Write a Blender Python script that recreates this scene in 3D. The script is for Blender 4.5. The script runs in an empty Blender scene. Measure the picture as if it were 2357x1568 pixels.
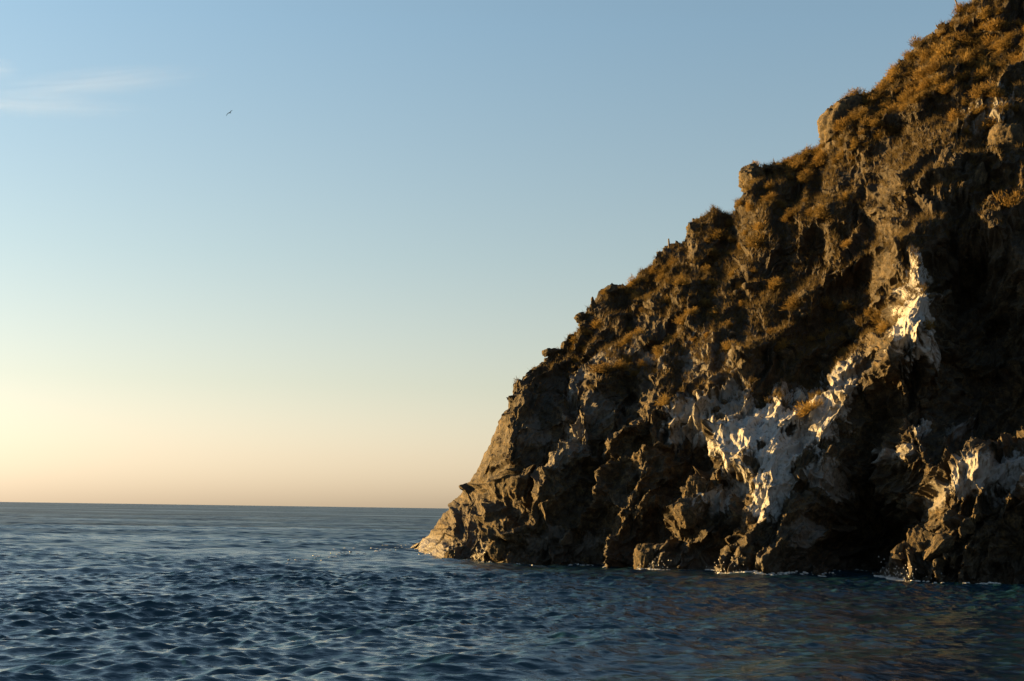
import bpy, math, random
import numpy as np
from mathutils import Matrix, Vector, Euler

R = math.radians
rng = np.random.default_rng(7)
random.seed(7)
scene = bpy.context.scene
col = scene.collection

# ------------------------------------------------------------------ camera
FX, W, H = 3272.0, 2357.0, 1568.0          # focal length and frame in the photograph's own pixels
EYE = np.array([0.0, 0.0, 3.0])
ROT = Matrix.Rotation(R(90 + 6.77), 3, 'X') @ Matrix.Rotation(R(0.84), 3, 'Z')
cd = bpy.data.cameras.new('camera')
cam = bpy.data.objects.new('camera', cd)
col.objects.link(cam)
cam.matrix_world = Matrix.Translation(EYE.tolist()) @ ROT.to_4x4()
cd.sensor_width = 36.0
cd.lens = FX / W * 36.0
cd.clip_start = 0.5
cd.clip_end = 80000
scene.camera = cam
ROTN = np.array(ROT)

# ------------------------------------------------------------------ sky and sun
SUN_LEFT, SUN_EL = 69.5, 6.5               # degrees to the left of the view, degrees above the horizon
SUN_STR, SKY_STR = 5.0, 0.05
world = bpy.data.worlds.new('World')
scene.world = world
world.use_nodes = True
wn = world.node_tree.nodes
wl = world.node_tree.links
bg = wn['Background']
sky = wn.new('ShaderNodeTexSky')
sky.sky_type = 'NISHITA'
sky.sun_disc = False
sky.sun_elevation = R(SUN_EL)
sky.sun_rotation = R(-SUN_LEFT)            # measured clockwise from +Y
sky.air_density = 1.0
sky.dust_density = 0.75
sky.ozone_density = 1.6
# low dust warms the air near the horizon all round; higher up it clears to blue
bw = wn.new('ShaderNodeRGBToBW'); wl.new(sky.outputs[0], bw.inputs[0])
gtc = wn.new('ShaderNodeTexCoord'); sep = wn.new('ShaderNodeSeparateXYZ'); wl.new(gtc.outputs['Generated'], sep.inputs[0])
air = wn.new('ShaderNodeValToRGB'); wl.new(sep.outputs[2], air.inputs[0])
stops = [(0.0, (1.16, 0.93, 0.70)), (0.035, (1.06, 0.89, 0.69)), (0.085, (0.87, 0.865, 0.72)), (0.173, (0.77, 0.95, 0.975)), (0.33, (0.70, 1.10, 1.44)), (0.7, (0.60, 1.05, 1.6))]
while len(air.color_ramp.elements) < len(stops): air.color_ramp.elements.new(0.5)
for e_, (p_, c_) in zip(air.color_ramp.elements, stops):
    e_.position = p_; e_.color = (*[q * 0.5 for q in c_], 1)
mul = wn.new('ShaderNodeVectorMath'); mul.operation = 'MULTIPLY'
wl.new(air.outputs[0], mul.inputs[0]); wl.new(bw.outputs[0], mul.inputs[1])
sc2 = wn.new('ShaderNodeVectorMath'); sc2.operation = 'SCALE'; sc2.inputs['Scale'].default_value = 2.0; wl.new(mul.outputs[0], sc2.inputs[0])
gmx = wn.new('ShaderNodeMix'); gmx.data_type = 'RGBA'; gmx.inputs[0].default_value = 0.80
wl.new(sky.outputs[0], gmx.inputs[6]); wl.new(sc2.outputs[0], gmx.inputs[7]); wl.new(gmx.outputs[2], bg.inputs[0])
bg.inputs[1].default_value = SKY_STR
sd = bpy.data.lights.new('sun', 'SUN')
sun = bpy.data.objects.new('sun', sd)
col.objects.link(sun)
sd.energy = SUN_STR
sd.angle = R(0.5)
sd.color = (1.0, 0.60, 0.19)
sdir = Vector((-math.sin(R(SUN_LEFT)) * math.cos(R(SUN_EL)), math.cos(R(SUN_LEFT)) * math.cos(R(SUN_EL)), math.sin(R(SUN_EL))))
sun.rotation_euler = (-sdir).to_track_quat('-Z', 'Y').to_euler()
sun.location = (-60, 20, 30)
vs = scene.view_settings
vs.view_transform = 'Standard'
vs.look = 'None'
vs.exposure = 2.42
vs.gamma = 1.0
vs.use_curve_mapping = False
scene.render.engine = 'CYCLES'
scene.cycles.use_denoising = True
scene.cycles.max_bounces = 5
scene.cycles.diffuse_bounces = 1
scene.cycles.transparent_max_bounces = 12

# ------------------------------------------------------------------ helpers
def tag(o, label=None, cat=None, group=None, kind=None):
    if label: o['label'] = label
    if cat: o['category'] = cat
    if group: o['group'] = group
    if kind: o['kind'] = kind
    return o

def link(name, me, mat=None, parent=None):
    o = bpy.data.objects.new(name, me)
    col.objects.link(o)
    if mat is not None and not me.materials:
        me.materials.append(mat)
    if parent: o.parent = parent
    return o

def np_mesh(name, V, Q, smooth=True):
    me = bpy.data.meshes.new(name)
    V = np.asarray(V, np.float32); Q = np.asarray(Q, np.int32)
    k = Q.shape[1]
    me.vertices.add(len(V)); me.vertices.foreach_set('co', V.ravel())
    me.loops.add(Q.size); me.loops.foreach_set('vertex_index', Q.ravel())
    me.polygons.add(len(Q)); me.polygons.foreach_set('loop_start', np.arange(0, Q.size, k, dtype=np.int32))
    me.polygons.foreach_set('use_smooth', np.full(len(Q), smooth))
    me.update(calc_edges=True)
    return me

def attr(me, name, vals):
    a = me.attributes.new(name, 'FLOAT', 'POINT')
    a.data.foreach_set('value', np.asarray(vals, np.float32).ravel())

def grid_quads(nr, nc):
    i = np.arange(nr * nc).reshape(nr, nc)
    return np.stack([i[:-1, :-1], i[:-1, 1:], i[1:, 1:], i[1:, :-1]], -1).reshape(-1, 4)

def ss(a, b, x):
    t = np.clip((x - a) / (b - a), 0, 1)
    return t * t * (3 - 2 * t)

def rays(px, py):
    """direction through a point of the photograph, scaled so that its y is 1"""
    v = np.stack([(px - W / 2) / FX, -(py - H / 2) / FX, -np.ones_like(px)], -1) @ ROTN.T
    return v / v[..., 1:2]

# 2-D gradient noise, fbm, ridged noise and faceted cells, all in metres over a surface
_perm = rng.permutation(512).astype(np.int64)
def _h(ix, iy, seed):
    return _perm[(_perm[(ix + seed * 57) & 511] + iy * 3 + seed * 131) & 511]
_ang = rng.uniform(0, 2 * math.pi, 512)
_gx, _gy = np.cos(_ang), np.sin(_ang)
def perlin(x, y, seed=0):
    fx0 = np.floor(x); fy0 = np.floor(y)
    ix = fx0.astype(np.int64); iy = fy0.astype(np.int64)
    fx = x - fx0; fy = y - fy0
    u = fx * fx * fx * (fx * (fx * 6 - 15) + 10); v = fy * fy * fy * (fy * (fy * 6 - 15) + 10)
    def g(dx, dy):
        k = _h(ix + dx, iy + dy, seed)
        return _gx[k] * (fx - dx) + _gy[k] * (fy - dy)
    a = g(0, 0); b = g(1, 0); c = g(0, 1); d = g(1, 1)
    return 1.5 * ((a + (b - a) * u) * (1 - v) + (c + (d - c) * u) * v)
def fbm(x, y, octv, seed=0, gain=0.5):
    s = 0; a = 1
    for o in range(octv):
        s = s + a * perlin(x * 2.03 ** o + 17.3 * o, y * 2.03 ** o - 9.1 * o, seed + o); a *= gain
    return s
def ridged(x, y, octv, seed=0, gain=0.5):
    s = 0; a = 1; w = 1
    for o in range(octv):
        n = 1 - np.abs(perlin(x * 2.1 ** o + 5.7 * o, y * 2.1 ** o + 3.3 * o, seed + o)) * 1.6
        n = np.clip(n, 0, 1) ** 2 * w
        s = s + a * n; w = np.clip(n * 1.6, 0, 1); a *= gain
    return s
_r1, _r2, _r3, _r4, _r5 = [rng.uniform(0, 1, 512) for _ in range(5)]
def facets(x, y, seed=0, tilt=0.9):
    """height of broken blocks: every cell is a tilted plane of its own; also the distance to the joint"""
    ix = np.floor(x).astype(np.int64); iy = np.floor(y).astype(np.int64)
    f1 = np.full(x.shape, 9.0); f2 = np.full(x.shape, 9.0); h = np.zeros(x.shape)
    for dx in (-1, 0, 1):
        for dy in (-1, 0, 1):
            k = _h(ix + dx, iy + dy, seed)
            cx = ix + dx + 0.1 + 0.8 * _r1[k]; cy = iy + dy + 0.1 + 0.8 * _r2[k]
            ex = x - cx; ey = y - cy
            d = np.sqrt(ex * ex + ey * ey)
            hh = (_r3[k] - 0.5) * 0.9 + tilt * ((_r4[k] - 0.5) * 2 * ex + (_r5[k] - 0.5) * 2 * ey)
            near = d < f1
            f2 = np.where(near, f1, np.minimum(f2, d))
            h = np.where(near, hh, h)
            f1 = np.where(near, d, f1)
    return h, f2 - f1

# ------------------------------------------------------------------ materials
def new_mat(name):
    m = bpy.data.materials.new(name); m.use_nodes = True
    return m, m.node_tree.nodes, m.node_tree.links, m.node_tree.nodes['Principled BSDF']
def ramp(n, stops):
    r = n.new('ShaderNodeValToRGB')
    while len(r.color_ramp.elements) < len(stops): r.color_ramp.elements.new(0.5)
    for e, (p, c) in zip(r.color_ramp.elements, stops):
        e.position = p; e.color = (*c, 1) if len(c) == 3 else c
    return r
def noise(n, l, co, scale, detail=4, rough=0.6):
    t = n.new('ShaderNodeTexNoise'); t.inputs['Scale'].default_value = scale
    t.inputs['Detail'].default_value = detail; t.inputs['Roughness'].default_value = rough
    if co is not None: l.new(co, t.inputs['Vector'])
    return t
def mixc(n, l, fac, a, b, mode='MIX'):
    m = n.new('ShaderNodeMix'); m.data_type = 'RGBA'; m.blend_type = mode
    for i, v in ((0, fac), (6, a), (7, b)):
        if hasattr(v, 'is_linked') or hasattr(v, 'links'): l.new(v, m.inputs[i])
        elif isinstance(v, (int, float)): m.inputs[i].default_value = v
        else: m.inputs[i].default_value = (*v, 1)
    return m.outputs[2]
def math_n(n, l, op, a, b=None, clamp=False):
    m = n.new('ShaderNodeMath'); m.operation = op; m.use_clamp = clamp
    for i, v in ((0, a), (1, b)):
        if v is None: continue
        if isinstance(v, (int, float)): m.inputs[i].default_value = v
        else: l.new(v, m.inputs[i])
    return m.outputs[0]

def rock_material(name, use_attrs):
    m, n, l, p = new_mat(name)
    tc = n.new('ShaderNodeNewGeometry').outputs['Position'] if use_attrs else n.new('ShaderNodeTexCoord').outputs['Object']
    n1 = noise(n, l, tc, 0.35, 6); n2 = noise(n, l, tc, 2.2, 6, 0.7); n3 = noise(n, l, tc, 9, 4, 0.7)
    c = mixc(n, l, ramp_out(n, l, n1.outputs[0], [(0.3, (0, 0, 0)), (0.7, (1, 1, 1))]), (0.010, 0.008, 0.0056), (0.044, 0.032, 0.0155))
    c = mixc(n, l, ramp_out(n, l, n2.outputs[0], [(0.45, (0, 0, 0)), (0.68, (1, 1, 1))]), c, (0.112, 0.078, 0.035))
    c = mixc(n, l, ramp_out(n, l, n3.outputs[0], [(0.35, (1, 1, 1)), (0.5, (0, 0, 0))]), c, (0.009, 0.008, 0.006))
    rough = 0.9
    if use_attrs:
        soil = n.new('ShaderNodeAttribute'); soil.attribute_name = 'soil'
        c = mixc(n, l, soil.outputs['Fac'], c, mixc(n, l, n3.outputs[0], (0.014, 0.0115, 0.009), (0.048, 0.037, 0.024)))
        ga = n.new('ShaderNodeAttribute'); ga.attribute_name = 'guano'
        gn = mixc(n, l, n2.outputs[0], (0.20, 0.196, 0.19), (0.36, 0.352, 0.34))
        smp = n.new('ShaderNodeMapping'); l.new(tc, smp.inputs[0]); smp.inputs['Scale'].default_value = (3.0, 3.0, 0.5)
        sn = noise(n, l, smp.outputs[0], 1.6, 5, 0.7)
        gn = mixc(n, l, ramp_out(n, l, sn.outputs[0], [(0.36, (1, 1, 1)), (0.46, (0, 0, 0))]), gn, (0.085, 0.072, 0.052))
        c = mixc(n, l, ga.outputs['Fac'], c, gn)
        we = n.new('ShaderNodeAttribute'); we.attribute_name = 'wet'
        c = mixc(n, l, math_n(n, l, 'MULTIPLY', we.outputs['Fac'], 0.85), c, (0.035, 0.028, 0.02))
        rr = n.new('ShaderNodeMapRange'); l.new(we.outputs['Fac'], rr.inputs[0]); rr.inputs[3].default_value = 0.9; rr.inputs[4].default_value = 0.45
        l.new(rr.outputs[0], p.inputs['Roughness'])
    else:
        p.inputs['Roughness'].default_value = rough
    l.new(c, p.inputs['Base Color'])
    p.inputs['Specular IOR Level'].default_value = 0.35
    b = n.new('ShaderNodeBump'); b.inputs['Strength'].default_value = 0.9; b.inputs['Distance'].default_value = 0.12
    nb = noise(n, l, tc, 5, 8, 0.75)
    l.new(nb.outputs[0], b.inputs['Height']); l.new(b.outputs[0], p.inputs['Normal'])
    return m
def ramp_out(n, l, src, stops):
    r = ramp(n, stops); l.new(src, r.inputs[0]); return r.outputs[0]

M_CLIFF = rock_material('cliff_rock', True)
M_ROCK = rock_material('loose_rock', False)
M_WHITE = rock_material('white_stained_rock', False)
for nd in M_WHITE.node_tree.nodes:
    if nd.type == 'MIX':
        for k_ in (6, 7):
            if not nd.inputs[k_].is_linked: nd.inputs[k_].default_value = [min(0.42, 0.20 + 2.2 * q) for q in nd.inputs[k_].default_value[:3]] + [1]

def dry_material(name, c1, c2, c3, trans=0.35):
    m, n, l, p = new_mat(name)
    oi = n.new('ShaderNodeObjectInfo')
    tc = n.new('ShaderNodeTexCoord')
    nz = noise(n, l, tc.outputs['Object'], 3.0, 3)
    c = mixc(n, l, nz.outputs[0], c1, c2)
    wn2 = n.new('ShaderNodeTexWhiteNoise'); wn2.noise_dimensions = '1D'; l.new(oi.outputs['Random'], wn2.inputs['W'])
    c = mixc(n, l, math_n(n, l, 'MULTIPLY', wn2.outputs['Value'], 0.22), c, c3)
    hv = n.new('ShaderNodeHueSaturation'); l.new(c, hv.inputs['Color'])
    mr = n.new('ShaderNodeMapRange'); l.new(oi.outputs['Random'], mr.inputs[0]); mr.inputs[3].default_value = 0.6; mr.inputs[4].default_value = 1.25
    l.new(mr.outputs[0], hv.inputs['Value'])
    l.new(hv.outputs[0], p.inputs['Base Color']); p.inputs['Roughness'].default_value = 0.8
    p.inputs['Specular IOR Level'].default_value = 0.2
    tr = n.new('ShaderNodeBsdfTranslucent'); l.new(hv.outputs[0], tr.inputs['Color'])
    mx = n.new('ShaderNodeMixShader'); mx.inputs[0].default_value = trans
    l.new(p.outputs[0], mx.inputs[1]); l.new(tr.outputs[0], mx.inputs[2])
    l.new(mx.outputs[0], n['Material Output'].inputs[0])
    return m
M_BUSH = dry_material('dry_shrub', (0.090, 0.060, 0.017), (0.230, 0.152, 0.042), (0.23, 0.118, 0.028))
M_GRASS = dry_material('dry_grass', (0.070, 0.050, 0.020), (0.145, 0.103, 0.040), (0.10, 0.072, 0.028))

# ------------------------------------------------------------------ sea
SEA = {}
def build_sea():
    r = [6.0]
    while r[-1] < 20: r.append(r[-1] + 0.25)
    while r[-1] < 66: r.append(r[-1] + 0.086)
    while r[-1] < 200: r.append(r[-1] * 1.0034)
    while r[-1] < 400: r.append(r[-1] * 1.006)
    while r[-1] < 3000: r.append(r[-1] * 1.014)
    while r[-1] < 30000: r.append(r[-1] * 1.08)
    r = np.array(r)
    wide = [23.0]; st_ = 0.1
    while wide[-1] < 80: st_ *= 1.055; wide.append(wide[-1] + st_)
    wide = np.array(wide)
    a = np.concatenate([-wide[::-1], np.linspace(-22.9, 22.9, 470), wide])
    dr = np.gradient(r); da = np.gradient(np.radians(a))
    Rr, A = np.meshgrid(r, np.radians(a), indexing='ij')
    X = Rr * np.sin(A); Y = Rr * np.cos(A)
    sp = np.maximum(dr[:, None] * 1.0, Rr * da[None, :])
    Z = np.zeros_like(X); DX = np.zeros_like(X); DY = np.zeros_like(X)
    g = np.random.default_rng(3)
    lam = np.exp(g.uniform(math.log(0.23), math.log(3.0), 125))
    lam = np.concatenate([lam, np.exp(g.uniform(math.log(3.0), math.log(10.0), 16)), [14, 19, 27, 38]])
    gust = 0.75 + 0.5 * fbm(X / 22, Y / 22, 3, 90)
    for i, L in enumerate(lam):
        k = 2 * math.pi / L
        th = R(100) + g.normal(0, 0.62)
        slope = 0.066 * (1.0 if L < 0.55 else (0.55 / L) ** 0.8)
        if L > 3.0: slope = 0.021
        if L > 13: slope = 0.008
        amp = slope / k
        w = ss(1.5, 3.0, L / sp)
        m = w * (gust if L < 4 else 1.0)
        ph = k * (X * math.cos(th) + Y * math.sin(th)) + g.uniform(0, 6.283)
        s = np.sin(ph); c = np.cos(ph)
        Z += amp * m * c
        q = 0.95 * amp * m * s
        DX -= q * math.cos(th); DY -= q * math.sin(th)
    V = np.stack([X + DX, Y + DY, Z], -1).reshape(-1, 3)
    me = np_mesh('sea', V, grid_quads(*X.shape)[:, ::-1])
    attr(me, 'chop', np.clip(np.log(sp / 0.08) / math.log(1.2 / 0.08), 0, 1))
    SEA.update(r=r, a=np.radians(a), z=Z)
    m, n, l, p = new_mat('sea_water')
    geo = n.new('ShaderNodeNewGeometry').outputs['Position']
    mp = n.new('ShaderNodeMapping'); l.new(geo, mp.inputs[0]); mp.inputs['Scale'].default_value = (0.6, 1.0, 1.0)
    b1 = noise(n, l, mp.outputs[0], 5.0, 5, 0.6)
    b2 = noise(n, l, mp.outputs[0], 0.8, 4, 0.6)
    bb = n.new('ShaderNodeBump'); bb.inputs['Strength'].default_value = 0.5; bb.inputs['Distance'].default_value = 0.05
    l.new(b1.outputs[0], bb.inputs['Height'])
    bc = n.new('ShaderNodeBump'); bc.inputs['Strength'].default_value = 0.55; bc.inputs['Distance'].default_value = 0.22
    l.new(b2.outputs[0], bc.inputs['Height']); l.new(bb.outputs[0], bc.inputs['Normal'])
    l.new(bc.outputs[0], p.inputs['Normal'])
    p.inputs['Base Color'].default_value = (0.005, 0.023, 0.036, 1)
    mp2 = n.new('ShaderNodeMapping'); l.new(geo, mp2.inputs[0]); mp2.inputs['Scale'].default_value = (0.012, 0.045, 1.0)
    gs = noise(n, l, mp2.outputs[0], 1.0, 5, 0.6)
    mp3 = n.new('ShaderNodeMapping'); l.new(geo, mp3.inputs[0]); mp3.inputs['Scale'].default_value = (0.0018, 0.0042, 1.0)
    gs2 = noise(n, l, mp3.outputs[0], 1.0, 6, 0.75)
    gav = math_n(n, l, 'MULTIPLY', math_n(n, l, 'ADD', gs.outputs[0], gs2.outputs[0]), 0.5)
    gm = n.new('ShaderNodeMapRange'); l.new(gav, gm.inputs[0]); gm.inputs[1].default_value = 0.38; gm.inputs[2].default_value = 0.62; gm.inputs[3].default_value = 0.40; gm.inputs[4].default_value = 1.25
    ch = n.new('ShaderNodeAttribute'); ch.attribute_name = 'chop'
    rm = n.new('ShaderNodeMapRange'); l.new(ch.outputs['Fac'], rm.inputs[0]); rm.inputs[3].default_value = 0.10; rm.inputs[4].default_value = 0.46
    rs = n.new('ShaderNodeMapRange'); l.new(gav, rs.inputs[0]); rs.inputs[1].default_value = 0.40; rs.inputs[2].default_value = 0.60; rs.inputs[3].default_value = 0.62; rs.inputs[4].default_value = 1.2
    l.new(math_n(n, l, 'MULTIPLY', rm.outputs[0], rs.outputs[0]), p.inputs['Roughness'])
    sm = n.new('ShaderNodeMapRange'); l.new(ch.outputs['Fac'], sm.inputs[0]); sm.inputs[3].default_value = 0.75; sm.inputs[4].default_value = 1.0
    l.new(math_n(n, l, 'MULTIPLY', sm.outputs[0], gm.outputs[0]), bc.inputs['Strength'])
    b3 = noise(n, l, mp.outputs[0], 0.22, 3, 0.55)
    bd = n.new('ShaderNodeBump'); bd.inputs['Distance'].default_value = 2.6
    l.new(math_n(n, l, 'MULTIPLY', ch.outputs['Fac'], gm.outputs[0]), bd.inputs['Strength']); l.new(b3.outputs[0], bd.inputs['Height'])
    l.new(bc.outputs[0], bd.inputs['Normal']); l.new(bd.outputs[0], p.inputs['Normal'])
    p.inputs['IOR'].default_value = 1.333
    o = link('sea', me, m)
    tag(o, 'choppy dark blue sea reaching to the horizon', kind='structure')
    return o
build_sea()

# ------------------------------------------------------------------ cliff
SIL = np.array([(945,1262),(960,1250),(985,1232),(1020,1178),(1050,1142),(1085,1103),(1105,1068),(1130,1015),(1160,955),(1177,905),(1190,862),(1215,832),
    (1245,815),(1262,795),(1290,768),(1325,742),(1350,712),(1380,682),(1402,662),(1440,655),(1467,622),(1502,588),(1540,567),(1580,552),(1594,522),(1640,497),
    (1690,474),(1708,446),(1714,402),(1738,384),(1800,384),(1820,370),(1852,348),(1885,340),(1894,304),(1910,272),(1943,238),(1978,212),(2028,186),(2044,160),
    (2088,130),(2114,97),(2153,71),(2193,46),(2210,24),(2232,2),(2290,-60),(2450,-170),(2800,-380),(3300,-620)], float)
SHORE = np.array([(945,1263),(985,1277),(1010,1288),(1100,1292),(1180,1297),(1340,1300),(1500,1309),(1600,1315),(1730,1323),(1850,1324),(2000,1327),(2070,1338),(2200,1344),(2357,1346),(2800,1370),(3300,1400)], float)
TOPY = np.array([(945,104),(1020,98),(1185,93),(1440,96),(1700,96),(2210,92),(2600,90),(3300,92)], float)

def seg_dist(px, py, a, b):
    dx, dy = b[0] - a[0], b[1] - a[1]
    L2 = dx * dx + dy * dy
    t = np.clip(((px - a[0]) * dx + (py - a[1]) * dy) / L2, 0, 1)
    ex = px - (a[0] + t * dx); ey = py - (a[1] + t * dy)
    return np.sqrt(ex * ex + ey * ey), t, ex
# ribs: points (x, y, height in metres), width of the flank towards the sun, width of the shaded flank
RIBS = [
    ([(2240,500,1.5),(2200,540,2.6),(2120,630,3.6),(2150,760,3.6),(2085,820,3.0),(2000,890,3.4),(1960,960,2.8),(1925,1010,2.4),(1900,1090,1.6)], 120, 60),
    ([(1860,960,1.4),(1790,1000,2.4),(1800,1080,3.0),(1770,1170,3.0),(1740,1240,2.4),(1690,1325,1.6)], 95, 75),
    ([(1880,1000,1.2),(1850,1110,2.2),(1820,1240,2.0),(1790,1325,1.4)], 50, 60),
    ([(1900,880,1.0),(1890,1010,1.6)], 28, 30),
    ([(1700,960,1.0),(1650,1020,2.4),(1690,1080,2.2),(1750,1090,2.0)], 60, 60),
    ([(1660,1090,1.2),(1590,1130,2.2),(1580,1180,1.6)], 40, 60),
    ([(2480,980,4.0),(2357,1070,4.0),(2230,1110,3.2),(2130,1170,3.0),(2080,1250,2.6),(2025,1330,1.6)], 90, 130),
    ([(2450,1150,3.0),(2300,1190,2.8),(2200,1220,2.8),(2130,1300,2.4)], 50, 60),
    ([(2520,1080,3.5),(2357,1150,3.4),(2280,1230,2.6),(2210,1290,1.6)], 40, 70),
    ([(1290,960,0.6),(1230,900,1.0),(1190,1000,1.4),(1150,1130,1.2),(1080,1270,0.8)], 50, 50),
    ([(1400,880,0.8),(1330,1000,1.8),(1300,1070,2.0),(1230,1190,1.5),(1140,1290,0.9)], 40, 60),
    ([(1530,840,0.8),(1470,930,1.6),(1450,1010,1.8),(1400,1120,1.9),(1350,1210,1.6),(1270,1290,1.0)], 36, 60),
    ([(1620,900,0.8),(1550,970,1.8),(1500,1060,2.0),(1460,1160,1.4),(1400,1280,0.8)], 42, 56),
    ([(1660,870,1.0),(1635,910,1.6),(1615,970,1.4)], 22, 36),
    ([(1730,800,0.8),(1690,860,1.2),(1640,900,1.0)], 30, 40),
    ([(2260,380,1.5),(2200,470,2.6),(2170,560,3.0),(2140,610,2.0)], 230, 50),
    ([(2357,200,1.5),(2295,290,2.6),(2300,340,2.4)], 50, 80),
    ([(2300,360,1.8),(2310,430,2.2),(2280,490,2.6),(2270,540,2.2)], 45, 70),
    ([(2200,340,1.2),(2170,400,1.8),(2150,450,1.0)], 40, 50),
    ([(2240,360,0.8),(2225,420,1.8),(2240,460,1.0)], 26, 40),
    ([(2110,260,0.6),(2080,340,1.3),(2060,420,0.6)], 50, 60),
    ([(1900,560,0.5),(1940,480,1.2),(2010,400,0.6)], 40, 60),
    ([(1800,770,0.7),(1830,780,1.4),(1850,820,0.8)], 36, 45),
    ([(1860,690,0.9),(1900,650,1.2),(1960,610,1.2),(2060,600,0.9)], 40, 60),
    ([(1560,640,0.4),(1500,720,0.9),(1430,800,0.6)], 40, 50),
    ([(1700,640,0.6),(1660,700,1.1),(1620,760,0.5)], 36, 50),
    ([(1500,800,0.5),(1450,860,1.0),(1380,880,0.9)], 34, 40),
    ([(2130,960,0.6),(2110,975,1.4),(2120,1000,0.6)], 18, 40),
    ([(1960,1030,0.7),(1935,1080,1.4),(1945,1110,0.6)], 16, 46),
    ([(1890,1200,0.5),(1882,1230,1.2)], 14, 40),
    ([(2040,150,0.5),(2000,240,1.2),(1960,310,0.8)], 50, 60),
]
# bumps and hollows: x, y, radii, turn in degrees, height in metres (negative goes in)
LUMPS = [
    (2270,800,130,300,-12,-5.0),(2060,1180,140,150,20,-5.2),(2200,960,120,130,0,-2.2),(1950,1230,90,110,0,-2.8),
    (1530,1110,80,150,25,-1.7),(1380,1120,45,80,25,-0.8),(1190,1175,50,50,30,-1.1),(1500,1240,90,60,0,-1.4),(1650,1235,70,50,-20,-1.4),
    (1560,1010,60,60,0,-1.2),(1440,920,60,70,0,-1.0),(1960,720,190,100,-15,-1.8),(1700,1120,40,40,0,-1.4),(1360,1210,60,60,0,-1.2),
    (1940,290,70,70,0,1.5),(1735,425,50,50,0,1.6),(1510,1280,45,60,15,1.8),(1610,1210,60,50,0,1.5),(1750,900,80,60,0,0.8),
    (2290,450,70,60,0,-1.6),(1700,1010,70,60,-30,1.6),(1200,860,60,50,0,0.8),(2200,620,60,40,0,-2.0),
]
def macro(px, py):
    h = np.zeros_like(px)
    wx = px + 16 * fbm(px / 60, py / 60, 3, 41); wy = py + 16 * fbm(px / 60, py / 60, 3, 47)
    for pts, wlf, wrt in RIBS:
        best = np.zeros_like(px)
        for a, b in zip(pts[:-1], pts[1:]):
            d, t, ex = seg_dist(wx, wy, a, b)
            wd = np.where(ex < 0, wlf, wrt)
            q = np.clip(1 - d / wd, 0, 1)
            q = np.where(ex < 0, q ** 0.9, q ** 0.75)
            best = np.maximum(best, (a[2] + t * (b[2] - a[2])) * q)
        h = np.maximum(h, best) + 0.25 * np.minimum(h, best)
    for x, y, rx, ry, an, hh in LUMPS:
        c, s = math.cos(R(an)), math.sin(R(an))
        u = ((wx - x) * c + (wy - y) * s) / rx; v = (-(wx - x) * s + (wy - y) * c) / ry
        h = h + hh * (1 - ss(0.25, 1.25, np.sqrt(u * u + v * v)))
    return h

GUANO = [(1760,985,95,50,-25,1.0),(1690,1040,55,45,-30,1.0),(1800,1060,48,100,10,1.0),(1775,1160,36,44,20,.9),(1890,960,60,90,25,.95),(1945,910,38,60,20,.7),(1840,910,50,34,0,.8),
    (2108,750,44,100,0,1.0),(2118,645,22,36,0,1.0),(1990,870,30,30,0,.18),(1590,970,55,42,-20,.75),(1330,1000,34,40,0,.3),(1240,1000,26,30,20,.15),(1310,1055,46,24,-40,.22),(1320,885,36,18,-50,.32),
    (1425,815,55,30,-15,.25),(1640,830,60,60,-30,.22),(2285,1105,100,32,-25,.8),(2180,1130,60,24,-20,.35),(1680,1130,70,22,-30,.8),(2120,960,26,16,-35,.7),(1905,1110,36,30,0,.6),
    (2275,255,50,44,-30,.5),(1500,830,40,30,0,.3),(2200,940,30,16,-40,.4),(2060,1030,50,16,-20,.45),(1860,1240,30,40,0,.25),(2345,1110,60,30,-30,.8),(1380,940,26,40,0,.14),(1700,930,60,40,0,.5),
    (1960,850,40,30,0,.15),(1250,1240,40,18,-30,.22),(1320,1255,50,14,-35,.2)]
def guano_mask(px, py, seed=60):
    g = np.zeros_like(px)
    n = 0.9 * fbm(px / 34, py / 34, 6, seed, 0.66) + 0.45 * fbm(px / 7, py / 38, 3, seed + 9, 0.6)
    for x, y, rx, ry, an, k in GUANO:
        c, s = math.cos(R(an)), math.sin(R(an))
        u = ((px - x) * c + (py - y) * s) / rx; v = (-(px - x) * s + (py - y) * c) / ry
        d = np.sqrt(u * u + v * v) + 0.55 * n
        g = np.maximum(g, k * (1 - ss(0.88, 1.18, d)))
    return g

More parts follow.
